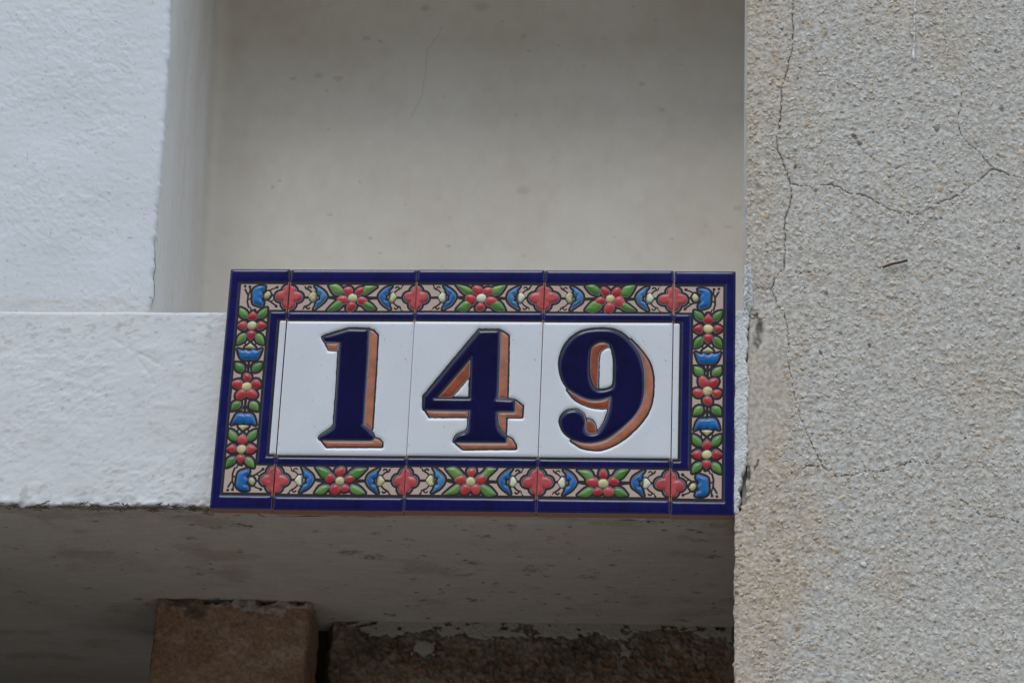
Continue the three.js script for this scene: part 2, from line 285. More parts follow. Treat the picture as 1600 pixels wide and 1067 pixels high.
  part('underside', sheet(stops([-1500, -330, 60], [-330, 157, 2.5]), stops([-1200, -300, 30], [-300, ZL - 13, 2.5]), (x, z) => [x, LB + 0.6 * noise(x / 60, z / 60, 77) - 0.12 * noise(x / 12, z / 4, 78), z], null, tex.userData.uv, true), mat(0xffffff, { map: tex, roughness: 0.9 }), w);
  part('lintel_body', box(-1500, 156, LB + 4, LT - 4, -1200, ZL - 5), mat(lin(0.4, 0.36, 0.32)), w);
  // fibres and crumbs of dirt caught along the lower edge
  const fib = [];
  for (let k = 0; k < 190; k++) {
    const x = k < 150 ? R(-310, -140) : R(-155, -118), y = LB + R(-1.6, 1.4), z = k < 150 ? ZL + R(-2, 1.2) : R(-14, -9), L = R(1.5, 6), a = R(-0.5, 0.5);
    const c = new THREE.CatmullRomCurve3([0, 1, 2, 3].map((i) => new THREE.Vector3(x + L * (i / 3) * Math.cos(a) + R(-0.5, 0.5), y + L * (i / 3) * Math.sin(a) + R(-0.7, 0.7), z + R(-0.7, 0.7))));
    fib.push(mm(new THREE.TubeGeometry(c, 5, R(0.13, 0.34), 4)));
  }
  const f = part('dirt_fibres', mergeGeometries(fib), mat(lin(0.085, 0.055, 0.036)), w); f.userData = { kind: 'stuff' };
  // crumbly mortar between the plaque and the pebbledash
  const mort = new THREE.MeshStandardMaterial({ color: lin(0.70, 0.69, 0.665), roughness: 0.95 });
  const mortarEdge = (y) => 157.0 + 2.4 * fbm(y / 14, 1, 3, 81) + 1.3 * fbm(y / 2.5, 4, 2, 82) - 3.2 * smooth(-38, -60, y);
  const sdM = (x, y) => Math.min(x - 147.6, mortarEdge(y) - x, y + 74 + fbm(x / 3, 2, 2, 84) * 2, 50 + 3 * fbm(x / 3, 7, 2, 83) - y);
  part('mortar_fillet', pool(sdM, [147, 160, -78, 52], { cell: 0.4, h: 8.2, hf: (x) => 4.6 * smooth(149, 155, x), r: 2.0, rough: 0.8, wob: 1.0, wl: 7, z0: ZL + 1.0, blur: 0, pw: 0.3 }), mort, w);
  const sdC = (x, y) => Math.min(x - 153.2 - fbm(y / 3, 3, 2, 85), 158.2 + 3 * fbm(y / 4, 5, 3, 86) - 0.05 * (y - 60) - x, y - 47.5, 76 - y);
  part('mortar_fillet', pool(sdC, [150, 163, 44, 78], { cell: 0.4, h: 3, r: 2.2, rough: 2.6, wob: 0.6, z0: 3.4, blur: 0, pw: 0.5 }), mat(lin(0.72, 0.72, 0.71)), w);
}

// ---------------------------------------------------------------- pebbledash wall on the right
{
  const w = thing('pebbledash_wall', 'tall cracked pebbledash wall in grey and tan right of the plaque', 'wall');
  const ZP = 3.5;
  const xe = (y) => (y > 46 ? 154.6 : y > -75 ? lerp(149.8, 155.8, smooth(-78, -66, y)) : 149.6) + 0.35 * noise(y / 6, 2, 91) + 0.3 * noise(y / 2.2, 6, 92);
  const cracks = [
    [[183, 255], [182, 235], [180, 213], [175, 190], [174, 170], [173, 150], [179, 133], [181, 124], [177, 106], [177, 86], [176, 74], [169, 62], [163, 63], [159, 62]],
    [[169, 62], [173, 53], [178, 42], [179, 30], [180, 9], [183, -7], [189, -26], [194, -38], [198, -47], [205, -52], [216, -51], [230, -49], [246, -43], [260, -44]],
    [[181, 129], [204, 129], [214, 123], [224, 121], [233, 115], [240, 111], [253, 109], [260, 113], [274, 120], [286, 129], [298, 139], [305, 136], [314, 133], [324, 130]],
    [[298, 139], [292, 147], [284, 155], [278, 169], [281, 191], [279, 199]],
    [[273, 211], [272, 225], [271, 234], [274, 252]],
    [[273, -65], [284, -74], [295, -75], [305, -78], [321, -81]],
    [[179, 73], [193, 73], [202, 74]],
    [[198, -47], [189, -46], [180, -51]],
    [[160, -49], [162, -43]],
  ].map((p, i) => ({ p: jagged(jagged(p, 9, 1.5), 1.8, 0.5), w: [0.36, 0.3, 0.38, 0.26, 0.18, 0.24, 0.2, 0.24, 0.4][i] }));
  const near = new Map(); cracks.forEach((c) => { for (let i = 1; i < c.p.length; i++) { const a = c.p[i - 1], b = c.p[i]; for (let X = Math.floor((Math.min(a[0], b[0]) - 5) / 8); X <= Math.floor((Math.max(a[0], b[0]) + 5) / 8); X++) for (let Y = Math.floor((Math.min(a[1], b[1]) - 5) / 8); Y <= Math.floor((Math.max(a[1], b[1]) + 5) / 8); Y++) { const k = X + ',' + Y; if (!near.has(k)) near.set(k, []); near.get(k).push([[a, b], c.w]); } } });
  const crackD = (x, y) => { let d = 9; for (const [s, wd] of near.get(Math.floor(x / 8) + ',' + Math.floor(y / 8)) || []) d = Math.min(d, segDist(x, y, s) / (wd * clamp(0.85 + 0.55 * noise(x / 7, y / 7, 94), 0.45, 1.3))); return d; };
  // smooth trowelled patch beside the plaque
  const patch = (x, y) => smooth(0.25, -0.25, Math.hypot((x - 160) / 16, (y + 0) / 44) - 1 + 0.5 * fbm(x / 9, y / 9, 3, 95)) ;
  const stain = (x, y) => clamp(0.75 * smooth(46, 2, x - 154 + 30 * fbm(x / 22, y / 40, 3, 96) + 14 * fbm(x / 5, y / 6, 3, 89)) * (0.5 + 0.5 * smooth(-0.3, 0.3, fbm(3, y / 45, 3, 97))) + 0.45 * smooth(0.0, 0.6, fbm(x / 40, y / 60, 4, 98) + 0.35 * fbm(x / 6, y / 6, 3, 88)) + 0.55 * smooth(1.1, 0.1, Math.hypot((x - 178) / 34, (y + 85) / 60) + 0.7 * fbm(x / 9, y / 12, 4, 99)));
  const grey = [0.60, 0.565, 0.51], tan = [0.575, 0.45, 0.32], mossCreviceColor = [0.10, 0.088, 0.07];
  const mossCrevice = (x, y) => Math.max(smooth(0.1, 0.5, 0.62 - Math.hypot((x - 161) / 6, (y - 36) / 22) + 0.6 * fbm(x / 4, y / 5, 3, 100)), smooth(0.1, 0.4, 0.5 - Math.hypot((x - 157) / 3.5, (y + 52) / 14) + 0.5 * fbm(x / 3, y / 4, 3, 100)));  // upper moss patch and lower crevice, both sunk and coloured dark
  const scuff = (x, y) => Math.max(smooth(1.6, 0.3, segDist(x, y, [[217, 161], [221, 155]]) + fbm(x / 2, y / 2, 2, 87)), smooth(1.4, 0.4, Math.hypot(x - 227, y - 147)), smooth(2.4, 0.6, Math.hypot((x - 304) / 1.3, y - 178) + fbm(x / 2, y / 2, 2, 87)), smooth(1.3, 0.4, Math.hypot(x - 196, y - 212)));
  const relief = (x, y) => (1 - 0.72 * patch(x, y)) * (0.24 * noise((x + 0.5 * y) / 4.6, (y - 0.4 * x) / 3.6, 101) + 0.22 * noise((x - 0.7 * y) / 2.6, (y + 0.6 * x) / 2.2, 102) + 0.2 * noise((x + 0.35 * y) / 1.7, (y - 0.45 * x) / 1.6, 103)) + 0.7 * noise(x / 60, y / 60, 104) - 1.2 * mossCrevice(x, y);
  const pf = profile([[0, -245], [0, ZP, 2.2], [600, ZP]]); const s0 = 245 + ZP;
  part('render_coat', sheet(stops([0, s0 - 6, 10], [s0 - 6, s0 + 182, 0.52], [s0 + 182, s0 + 590, 40]), stops([-2134, -190, 60], [-190, 282, 0.6], [282, 1500, 60]), (s, y) => {
    const p = pf.at(clamp(s, 0, pf.len - 0.01)), x = xe(y) + p[0]; let n = relief(x + (s < s0 ? p[1] : 0), y) * (s < s0 - 8 ? 0.15 : 1);
    if (s > s0 - 3) { const d = crackD(x, y); if (d < 1.3) n -= 1.7 * smooth(1.2, 0.15, d); }
    return [x + p[2] * n * -1 * (s < s0 ? 1 : 0), y, p[1] + Math.abs(p[3]) * n];
  }, (s, y) => {
    const p = pf.at(clamp(s, 0, pf.len - 0.01)), x = xe(y) + p[0];
    if (s < s0 - 2) return y > 46 ? [0.66, 0.66, 0.65] : [0.30, 0.22, 0.17];
    let c = mixc(grey, tan, 0.72 * stain(x, y) + 0.2 * patch(x, y)); c = mixc(c, [0.55, 0.53, 0.5], 0.35 * patch(x, y));
    c = mixc(c, mossCreviceColor, 0.85 * mossCrevice(x, y)); const d = crackD(x, y); if (d < 1.0) c = mixc(c, [0.16, 0.125, 0.095], 0.7 * smooth(1.0, 0.3, d));
    c = mixc(c, [0.12, 0.105, 0.09], 0.8 * scuff(x, y));
    return c.map((v) => v * (0.9 + 0.25 * noise((x + 0.6 * y) / 1.7, (y - 0.7 * x) / 1.6, 105)));
  }), new THREE.MeshStandardMaterial({ roughness: 0.95, vertexColors: true }), w);
  part('wall_body', box(153, 760, -2134, 1500, -245, ZP - 6), mat(lin(0.5, 0.48, 0.45)), w);
  // the thrown pebbles
  const variants = []; for (let v = 0; v < 4; v++) { const g = new THREE.IcosahedronGeometry(1, 2), P = g.attributes.position; for (let i = 0; i < P.count; i++) { const x = P.getX(i), y = P.getY(i), z = P.getZ(i), k = 1 + 0.34 * noise(x * 1.5 + 7 * v, y * 1.5 + z * 1.3, 110 + v) + 0.2 * noise(x * 3 + z * 2, y * 3 - z, 120 + v); P.setXYZ(i, x * k, y * k, z * k); } g.deleteAttribute('normal'); g.deleteAttribute('uv'); variants.push(g); }
  const { mergeVertices } = await import('three/addons/utils/BufferGeometryUtils.js');
  const lists = [[], [], [], []];
  for (let k = 0; k < 36000; k++) {
    const y = R(-205, 295), x = R(xe(y) + 0.4, 342), t = rnd(), sz = 0.42 + 1.15 * t * t * t * (rnd() < 0.1 ? 1.5 : 1);
    if (patch(x, y) > R(0.15, 0.75) || crackD(x, y) < sz * 0.9 + 0.4 || mossCrevice(x, y) > 0.45) continue;
    lists[k % 4].push([x, y, sz]);
  }
  const pm = new THREE.MeshStandardMaterial({ roughness: 0.92 }), M = new THREE.Matrix4(), Q = new THREE.Quaternion(), E = new THREE.Euler(), C = new THREE.Color();
  lists.forEach((L, v) => {
    let g = mergeVertices(variants[v]); g.computeVertexNormals();
    const im = new THREE.InstancedMesh(g, pm, L.length); im.name = numbered('pebbles'); im.userData = { kind: 'stuff' };
    L.forEach(([x, y, sz], i) => {
      E.set(R(-0.7, 0.7), R(-0.7, 0.7), R(0, 6.28)); Q.setFromEuler(E);
      M.compose(new THREE.Vector3(x * MM, y * MM, (ZP + relief(x, y) - 0.32 * sz) * MM), Q, new THREE.Vector3(sz * R(0.85, 1.35) * MM, sz * R(0.8, 1.1) * MM, sz * R(0.34, 0.56) * MM)); im.setMatrixAt(i, M);
      const st = stain(x, y), q = rnd(), c = mixc(grey, tan, clamp(0.75 * st + (q < 0.3 ? 0.4 : q < 0.35 ? 0.8 : 0) + R(-0.2, 0.25))), b = R(0.84, 1.16) * (1 - 0.75 * scuff(x, y)) * (rnd() < 0.008 ? 0.35 : 1) ; C.setRGB(c[0] * b, c[1] * b, c[2] * b); im.setColorAt(i, C);
    });
    im.castShadow = im.receiveShadow = true; w.add(im);
  });
  // run of white paint
  const dp = []; for (let k = 0; k <= 14; k++) dp.push(new THREE.Vector3(256 - 0.2 * (14 - k) + 0.35 * noise(k, 2, 130), 213 + k * 4.2, ZP + 1.1 + 0.3 * noise(k, 5, 131)));
  const run = new THREE.CatmullRomCurve3(dp), bits = [mm(new THREE.SphereGeometry(1, 10, 8).scale(0.8, 3.2, 0.6).translate(253.2, 214, ZP + 1.0))];
  for (let t = 0.03; t < 0.97;) { const l = R(0.02, 0.07), q = [0, 0.5, 1].map((k) => run.getPoint(Math.min(1, t + l * k))); bits.push(mm(new THREE.TubeGeometry(new THREE.CatmullRomCurve3(q), 8, R(0.22, 0.5), 6))); t += l + R(0.005, 0.05); }
  const drip = mergeGeometries(bits);
  part('paint_run', drip, mat(lin(0.82, 0.83, 0.84)), w);
}
{ // a dry twig caught on the pebbles
  const t = thing('twig', 'small dry brown twig stuck to the pebbledash below the long crack', 'twig', [240, 77, 5.2]);
  const c = new THREE.CatmullRomCurve3([[-7, -2.2, 0], [-2, -0.3, 0.5], [3, 0.9, 0.3], [7, 2.4, 0]].map((p) => new THREE.Vector3(...p)));
  part('stem', mm(new THREE.TubeGeometry(c, 16, 0.75, 6)), mat(lin(0.10, 0.06, 0.035)), t);
}

// ---------------------------------------------------------------- under the lintel: pier, inner wall, passage
const ZI = -236, ZPIER = -190;
{
  const w = thing('stone_pier', 'square reddish brown stone pier under the lintel', 'pier');
  const X0 = -220, X1 = -120.5, TOP = -70.2;
  const pf = profile([[X0, ZI - 60], [X0, ZPIER, 2.5], [X1, ZPIER, 3], [X1, ZI + 4]]); const d = ZPIER - ZI + 60;
  const smear = (x, y) => smooth(0.05, 0.3, fbm(x / 10, y / 3, 3, 141) - 0.035 * (TOP - y) + 0.14 * smooth(-180, -150, x));
  const darkBlotch = (x, y) => smooth(-0.05, 0.3, fbm(x / 16, y / 9, 3, 142) - 0.022 * (TOP - y) + 0.25 * smooth(-150, -180, x));  // dark blotches, denser towards the top and the left
  part('pier_body', sheet(stops([0, d - 4, 12], [d - 4, d + 103, 0.9], [d + 103, pf.len, 3]), stops([-2134, -215, 60], [-215, TOP, 0.9]), (s, y) => {
    const p = pf.at(clamp(s, 0, pf.len - 0.01)), k = smooth(TOP - 5, TOP, y) ;
    const n = 1.2 * fbm(s / 16, y / 16, 4, 143) + 0.6 * fbm(s / 3, y / 2.6, 3, 144) - k * (0.9 + 3.0 * fbm(s / 7, 3, 3, 145)) - 1.6 * smooth(1.6, 0.3, Math.hypot(p[0] + 166, y + 107)) ;
    return [p[0] - p[2] * n * (s < d + 50 ? 1 : 1), y - k * (1.6 + 5.0 * fbm(s / 6, 1, 4, 146)), p[1] + p[3] * n * (Math.abs(p[3]) > 0 ? Math.sign(p[3]) : 1)];
  }, (s, y) => {
    const p = pf.at(clamp(s, 0, pf.len - 0.01)), x = p[0];
    let c = mixc([0.31, 0.20, 0.135], [0.235, 0.135, 0.085], clamp(0.5 + 1.1 * fbm(s / 22, y / 22, 4, 147)));
    c = mixc(c, [0.36, 0.275, 0.225], 0.5 * smooth(0.1, 0.5, fbm(s / 11, y / 7, 4, 148)));
    c = mixc(c, [0.055, 0.04, 0.032], 0.75 * darkBlotch(x, y)); c = mixc(c, [0.42, 0.36, 0.32], 0.7 * smear(x, y));
    return c.map((v) => v * (1 + 0.35 * noise(s / 1.1, y / 1.1, 149)));
  }), new THREE.MeshStandardMaterial({ roughness: 0.95, vertexColors: true }), w);
}
{
  const w = thing('inner_wall', 'dark brown pebbled inner wall with peeling plaster under the lintel', 'wall');
  const rub = (x, y) => { const wx = x + 1.6 * noise(x / 3, y / 3, 158), wy = y + 1.6 * noise(x / 3, y / 3, 159), q = worley(wx / 5, wy / 4.6, 150), q2 = worley(wx / 2.4, wy / 2.4, 155); return [q, q2]; };
  part('rubble_coat', sheet(stops([-117.5, 150, 0.8]), stops([-2134, -215, 60], [-215, -66, 0.8]), (x, y) => { const [q, q2] = rub(x, y); return [x + 2.2 * fbm(y / 7, 1, 3, 168) * smooth(-101, -117, x), y, ZI - 14 * smooth(-112, -117.5, x) + (q[2] > 0.35 ? 1.7 * Math.sqrt(clamp(1 - q[0] * q[0] * 2.6)) * q[2] : 0.2) + 0.6 * Math.sqrt(clamp(1 - q2[0] * q2[0] * 2.5)) + 0.5 * fbm(x / 3, y / 3, 3, 160)]; },
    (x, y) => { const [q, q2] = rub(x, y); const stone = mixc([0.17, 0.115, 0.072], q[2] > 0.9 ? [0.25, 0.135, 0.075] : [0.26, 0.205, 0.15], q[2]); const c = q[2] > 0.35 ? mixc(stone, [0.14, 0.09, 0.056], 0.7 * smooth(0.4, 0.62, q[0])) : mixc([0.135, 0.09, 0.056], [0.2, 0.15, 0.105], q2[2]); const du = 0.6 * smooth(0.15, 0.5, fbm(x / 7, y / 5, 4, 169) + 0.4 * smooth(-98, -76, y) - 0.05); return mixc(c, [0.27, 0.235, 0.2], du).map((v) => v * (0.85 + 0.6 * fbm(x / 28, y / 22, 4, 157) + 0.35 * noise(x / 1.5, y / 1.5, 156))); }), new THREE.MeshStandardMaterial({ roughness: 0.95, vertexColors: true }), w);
  const low = (x) => -79.5 + 4.4 * fbm(x / 24, 1, 3, 161) + 4.5 * fbm(x / 6, 3, 4, 162) + 5 * smooth(86, 96, x) * smooth(142, 132, x) + 16 * smooth(-88, -100, x + 14 * noise(x / 4, 3, 166));
  const sd = (x, y) => Math.min(Math.max(Math.min(y - low(x + 9 * noise(y / 4, 3, 170)) - 2.2 * fbm(x / 3, y / 2, 3, 167), 1.3 - 5 * smooth(0.26, 0.42, fbm(x / 6, y / 4, 3, 165))), 4.2 - Math.hypot((x + 52) / 1.4, y + 88) / 1.4 + fbm(x / 4, y / 3, 3, 163) * 2.6, 2.6 - Math.hypot((x - 79) / 1.6, (y + 88) / 1.8) + fbm(x / 3, y / 3, 3, 164) * 4), -69 - y, 148 - x, x + 107);
  part('peeling_plaster', pool(sd, [-112, 150, -100, -68], { cell: 0.6, h: 2.2, r: 2.0, rough: 0.6, wob: 0.4, wl: 15, z0: ZI + 1.4, blur: 0 }), mat(lin(0.33, 0.295, 0.26)), w);
  part('wall_body', mergeGeometries([box(-105, 150, -2134, -66, -330, ZI - 16), box(-128, -104.8, -2134, -66, -330, ZI - 22)]), mat(lin(0.05, 0.038, 0.03)), w);  // second box backs the pier gap, near-black to paint in its shade
}
{
  const w = thing('added_passage_wall', 'unseen dark wall added to close the passage left of the stone pier against light', 'wall');
  part('wall_body', mergeGeometries([box(-1500, -100, -2134, LB + 2, -500, -425), box(-1500, -400, -2134, LB + 2, -425, -20)]), mat(lin(0.09, 0.075, 0.06)), w);  // unseen walls added to keep light off the left of the underside
}

// ---------------------------------------------------------------- the number plaque
const gl = (c, o = {}) => new THREE.MeshPhysicalMaterial({ color: c, roughness: 0.15, ior: 1.5, ...o });
const G = {
  navy: gl(lin(0.010, 0.009, 0.10), { specularIntensity: 0.75 }), ink: gl(lin(0.006, 0.005, 0.06), { specularIntensity: 0.75 }), white: gl(lin(0.73, 0.74, 0.77), { roughness: 0.24 }), rust: gl(lin(0.50, 0.17, 0.085), { roughness: 0.35 }), russet: gl(lin(0.36, 0.075, 0.025), { roughness: 0.25 }),
  red: [gl(lin(0.47, 0.045, 0.045), { roughness: 0.3 }), gl(lin(0.42, 0.032, 0.035), { roughness: 0.3 }), gl(lin(0.50, 0.065, 0.06), { roughness: 0.3 })],
  rose: gl(lin(0.56, 0.075, 0.075), { roughness: 0.35 }), leaf: [gl(lin(0.11, 0.26, 0.045), { roughness: 0.3 }), gl(lin(0.15, 0.29, 0.06), { roughness: 0.3 }), gl(lin(0.085, 0.22, 0.035), { roughness: 0.3 })],
  blue: gl(lin(0.012, 0.17, 0.50), { roughness: 0.28 }), paleblue: gl(lin(0.06, 0.24, 0.5), { roughness: 0.28 }), yellow: gl(lin(0.72, 0.66, 0.32), { roughness: 0.35 }), cream: gl(lin(0.74, 0.71, 0.52), { roughness: 0.35 }),
  clay: mat(lin(0.36, 0.19, 0.125), { roughness: 0.9 }),
};
const mottle = (n, f) => { const t = fieldTex(0, 160, 0, 160, 4, f); t.repeat.set(6.25, 6.25); t.offset.set(0.31 * n, 0.17 * n); return t; };
const blot = (x, y, k, s) => 1 - k + k * (1 + 0.9 * fbm(x / 14, y / 14, 4, s) + 0.5 * fbm(x / 2.2, y / 5, 3, s + 9));
for (const k of ['navy', 'ink']) G[k].map = mottle(1, (x, y) => { const v = blot(x, y, 0.5, 201), pale = smooth(0.92, 0.98, noise(x / 0.9, y / 0.9, 203)) + 0.5 * smooth(0.03, 0, Math.abs(noise(x / 9, y / 60, 205))) * smooth(0.2, 0.5, noise(x / 20, y / 16, 206)); return mixc([0.8 * v, 0.8 * v, 0.8 * v], [1, 1, 1], clamp(pale)); });
G.white.map = mottle(2, (x, y) => { const v = 0.965 + 0.05 * fbm(x / 22, y / 22, 4, 211), sp = smooth(0.93, 0.97, noise(x / 1.1, y / 1.1, 213)); return mixc([v, v * 0.997, v * 0.99], [0.4, 0.3, 0.22], sp * 0.6); });
for (const k of ['rust', 'russet', 'rose', 'blue', 'paleblue', 'yellow']) G[k].map = mottle(3, (x, y) => { const v = clamp(0.84 + 0.28 * fbm(x / 6, y / 6, 3, 221) + 0.16 * fbm(x / 1.4, y / 1.4, 2, 223)); return [v, v, v]; });
const any = (a) => a[Math.floor(rnd() * a.length)];
const jit = (p, a = 0.22) => p.map(([x, y]) => [x + R(-a, a), y + R(-a, a)]);
const ellipse = (cx, cy, a, b, rot = 0, n = 18, k = 0) => { const o = [], ph = R(0, 6); for (let i = 0; i < n; i++) { const t = i / n * 2 * Math.PI, q = 1 + k * Math.cos(2 * t + ph) + k * 0.6 * Math.cos(3 * t + ph), x = a * q * Math.cos(t), y = b * q * Math.sin(t); o.push([cx + x * Math.cos(rot) - y * Math.sin(rot), cy + x * Math.sin(rot) + y * Math.cos(rot)]); } return o; };
const lens = ([ax, ay], [bx, by], wd, bend = 0) => { const dx = bx - ax, dy = by - ay, L = Math.hypot(dx, dy), nx = -dy / L, ny = dx / L, q = (t, s) => { const b = bend * Math.sin(t * 3.14); return [ax + dx * t + nx * (s * wd + b), ay + dy * t + ny * (s * wd + b)]; }; return curve([q(0, 0), q(0.2, 0.40), q(0.5, 0.5), q(0.8, 0.28), q(1, 0), q(0.8, -0.28), q(0.5, -0.5), q(0.2, -0.40)], 3, [4]); };

const sign = thing('house_number_sign', 'glazed ceramic tile plaque with the number 149 in a floral border', 'house number', [0, 0, 0]);
const PPM = 8;
const INK = '#1d1a1b';
function makeTile(wd, cx, dy, build) {
  const hw = wd / 2, body = mm(new RoundedBoxGeometry(wd, 149.2, 8, 2, 0.25)); body.translate(0, 0, -0.004);
  const tile = part(numbered('tile'), body, G.clay, sign); tile.position.set(cx * MM, dy * MM, R(-0.15, 0.15) * MM); tile.rotation.set(R(-0.004, 0.004), R(-0.003, 0.003), R(-0.0012, 0.0012));
  const strokes = [], glaze = [];
  const T = {
    hw, tile,
    // one pool of glaze with its drawn outline
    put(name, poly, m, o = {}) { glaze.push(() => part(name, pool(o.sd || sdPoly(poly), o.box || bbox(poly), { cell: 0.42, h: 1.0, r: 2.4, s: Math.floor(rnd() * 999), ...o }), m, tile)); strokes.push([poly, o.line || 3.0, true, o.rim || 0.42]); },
    field(name, sd, b, m, o = {}) { glaze.push(() => part(name, pool(sd, b, { cell: 0.5, h: 0.6, r: 1.5, s: Math.floor(rnd() * 999), wob: 0.06, ...o }), m, tile)); },
    line(p, w = 0.75) { strokes.push([p, w * 1.35, false]); }, dot(x, y, r = 0.7) { strokes.push([ellipse(x, y, r, r, 0, 10), 0.2, 'fill']); },
  };
  const bands = build(T);
  const tex = canvasTex(Math.round(wd * PPM), 149 * PPM, (c, W, H) => {
    const X = (x) => (x + hw) * PPM, Y = (y) => H / 2 - y * PPM;
    c.fillStyle = INK; c.fillRect(0, 0, W, H);
    c.fillStyle = '#c2a899'; for (const [x0, x1, y0, y1] of bands) c.fillRect(X(x0), Y(y1 - 0.35), (x1 - x0) * PPM, (y1 - y0 - 0.7) * PPM);
    for (let k = 0; k < 2600; k++) { c.fillStyle = rnd() < 0.5 ? 'rgba(110,80,66,0.25)' : 'rgba(230,205,190,0.25)'; c.fillRect(R(0, W), R(0, H), R(1, 4), R(1, 4)); }
    c.strokeStyle = c.fillStyle = INK; c.lineJoin = c.lineCap = 'round';
    const path = (p, closed) => { c.beginPath(); p.forEach(([x, y], i) => i ? c.lineTo(X(x), Y(y)) : c.moveTo(X(x), Y(y))); if (closed) c.closePath(); };
    for (const [p, w, closed] of strokes) { c.lineWidth = w * PPM; path(p, closed); c.stroke(); if (closed === 'fill') c.fill(); }
    c.strokeStyle = '#8d8790'; for (const [p, , closed, rim] of strokes) if (rim) { c.lineWidth = rim * PPM; path(p, closed); c.stroke(); } // pale grey rim line drawn round each glaze outline
  });
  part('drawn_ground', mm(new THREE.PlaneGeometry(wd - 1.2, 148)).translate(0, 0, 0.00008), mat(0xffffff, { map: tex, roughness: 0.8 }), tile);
  glaze.forEach((f) => f());
}
// levels of the borders, mm from the middle
const OUT = 74.5, B0 = 66.4, P0 = 65.5, P1 = 48.4, N0 = 47.4, N1 = 42.7, WH = 41.5, VC = 56.9;
const rosette = (cx, cy, sx, sy) => { // lobed flower outline: the hull of overlapping round lobes
  const lobes = [], o = []; for (let k = 0; k < 4; k++) { lobes.push([k * Math.PI / 2 + R(-0.12, 0.12), R(0.54, 0.6), R(0.42, 0.48)]); }
  for (let i = 0; i < 56; i++) { const t = i / 56 * 2 * Math.PI; let r = 0.58; for (const [a, d, q] of lobes) { const k = q * q - (d * Math.sin(t - a)) ** 2, c = Math.cos(t - a); if (k > 0 && c > 0) r = Math.max(r, d * c + Math.sqrt(k)); } o.push([cx + sx * 1.06 * r * Math.cos(t), cy + sy * 1.06 * r * Math.sin(t)]); }
  return o;
};
function halfRosette(T, side, cy, sx) {
  const x = side * T.hw, p = rosette(x, cy, sx, 7.0), f = sdPoly(p), lim = side * T.hw - side * 0.1;
  T.put('rosette', p, G.rose, { sd: (a, b) => Math.min(f(a, b), side > 0 ? lim - a : a - lim), box: [side > 0 ? x - 9 : x, side > 0 ? x : x + 9, cy - 9, cy + 9], r: 2.2, h: 0.9, wob: 0.12, wl: 3 });
}
function flower5(T, cx, cy, flip, r, dist, sy = 1) {
  for (const a of [118, 55, -16, -92, 192]) { const t = (a + R(-5, 5)) * Math.PI / 180 * flip, k = R(0.86, 1.12), d = dist * R(0.95, 1.05); T.put('petal', ellipse(cx + d * Math.cos(t), cy + d * Math.sin(t) * sy, r * k, r * k * R(0.82, 0.98), t, 18, 0.08), any(G.red), { r: 2.8, h: 1.1 }); }
  T.put('flower_centre', ellipse(cx, cy, R(2.5, 3), R(2.4, 2.8), 0, 18, 0.03), rnd() < 0.3 ? G.cream : G.yellow, { r: 2.4, h: 1.1 });
}
function curl(T, x, y, sx, sy) { T.line(curve([[x, y], [x + sx * 1.8, y + sy * 1.9], [x + sx * 3.6, y + sy * 3.2], [x + sx * 2.4, y + sy * 4.6], [x + sx * 1.2, y + sy * 3.9]], 4).slice(0, 17), R(0.55, 0.85)); T.line([[x + sx * 2.4, y + sy * 2.2], [x + sx * 4.8, y + sy * 3.4 + R(-0.4, 0.4)], [x + sx * 5.2, y + sy * 4.6]], R(0.5, 0.8)); T.dot(x + sx * R(5.6, 6.6), y + sy * R(5.2, 6.3), R(0.35, 0.6)); }
function bandMotif(T, cy, flip) { // along the top or the bottom of a number tile
  const fx = R(-0.4, 1.1);
  flower5(T, fx, cy + R(-0.3, 0.3), flip, 3.1, 6.0, 0.92);
  for (const a of [-1, 1]) for (const b of [-1, 1]) T.put('leaf', curve(jit([[-14.4, 7.6], [-10.2, 8.2], [-7.0, 6.6], [-5.6, 3.5], [-7.6, 1.8], [-10.9, 3.3]].map(([x, y]) => [fx - a * x, cy + b * y]), 0.75), 4, [0]), any(G.leaf), { r: 2.3, h: 0.95 });
  for (const a of [-1, 1]) {
    const o = R(-0.6, 0.6);
    T.put('tulip', curve(jit([[-22.7, 7.6], [-19.8, 6.1], [-17, 3.7], [-15.8, 0.9], [-16.6, -2], [-19.1, -4.6], [-22.7, -7.1], [-21.6, -4.9], [-20.9, -2.6], [-19.0, -2.0], [-19.5, -0.1], [-18.7, 1.8], [-20.7, 2.4], [-21.2, 5.2]].map(([x, y]) => [fx + o - a * x, cy + y]), 0.28), 3, [0, 6]), rnd() < 0.75 ? G.blue : G.paleblue, { r: 1.7, h: 0.9 });
    T.put('bud', curve(jit([[-24.0, 3.2], [-22.4, 2.8], [-22.0, 0.4], [-22.2, -2.2], [-24, -2.6], [-26.0, 0.3]].map(([x, y]) => [fx + o - a * x, cy + y]), 0.3), 3, [5]), rnd() < 0.4 ? G.cream : G.yellow, { r: 1.7, h: 1.0, line: 1.6 });
    T.line([[fx + a * 4, cy + 0.2], [fx + a * 16, cy + R(-0.3, 0.5)]], 1.5); T.line([[fx + a * 5, cy - 2], [fx + a * 13, cy - 0.6]], 0.6);
    T.line([[fx + o + a * 26, cy + 0.2], [a * 31, cy]], 1.2);
    T.line(curve([[fx + o + a * 22, cy + 7.4], [fx + o + a * 21.5, cy + 8.6], [fx + o + a * 22, cy + 7.4]], 3), 0.9); T.line([[fx + o + a * 22, cy - 7.0], [fx + o + a * 21.6, cy - 8.6]], 0.9);
    for (const b of [-1, 1]) curl(T, fx + o + a * 24.3, cy + b * 2.9, a * 0.9, b * 0.92);
  }
}
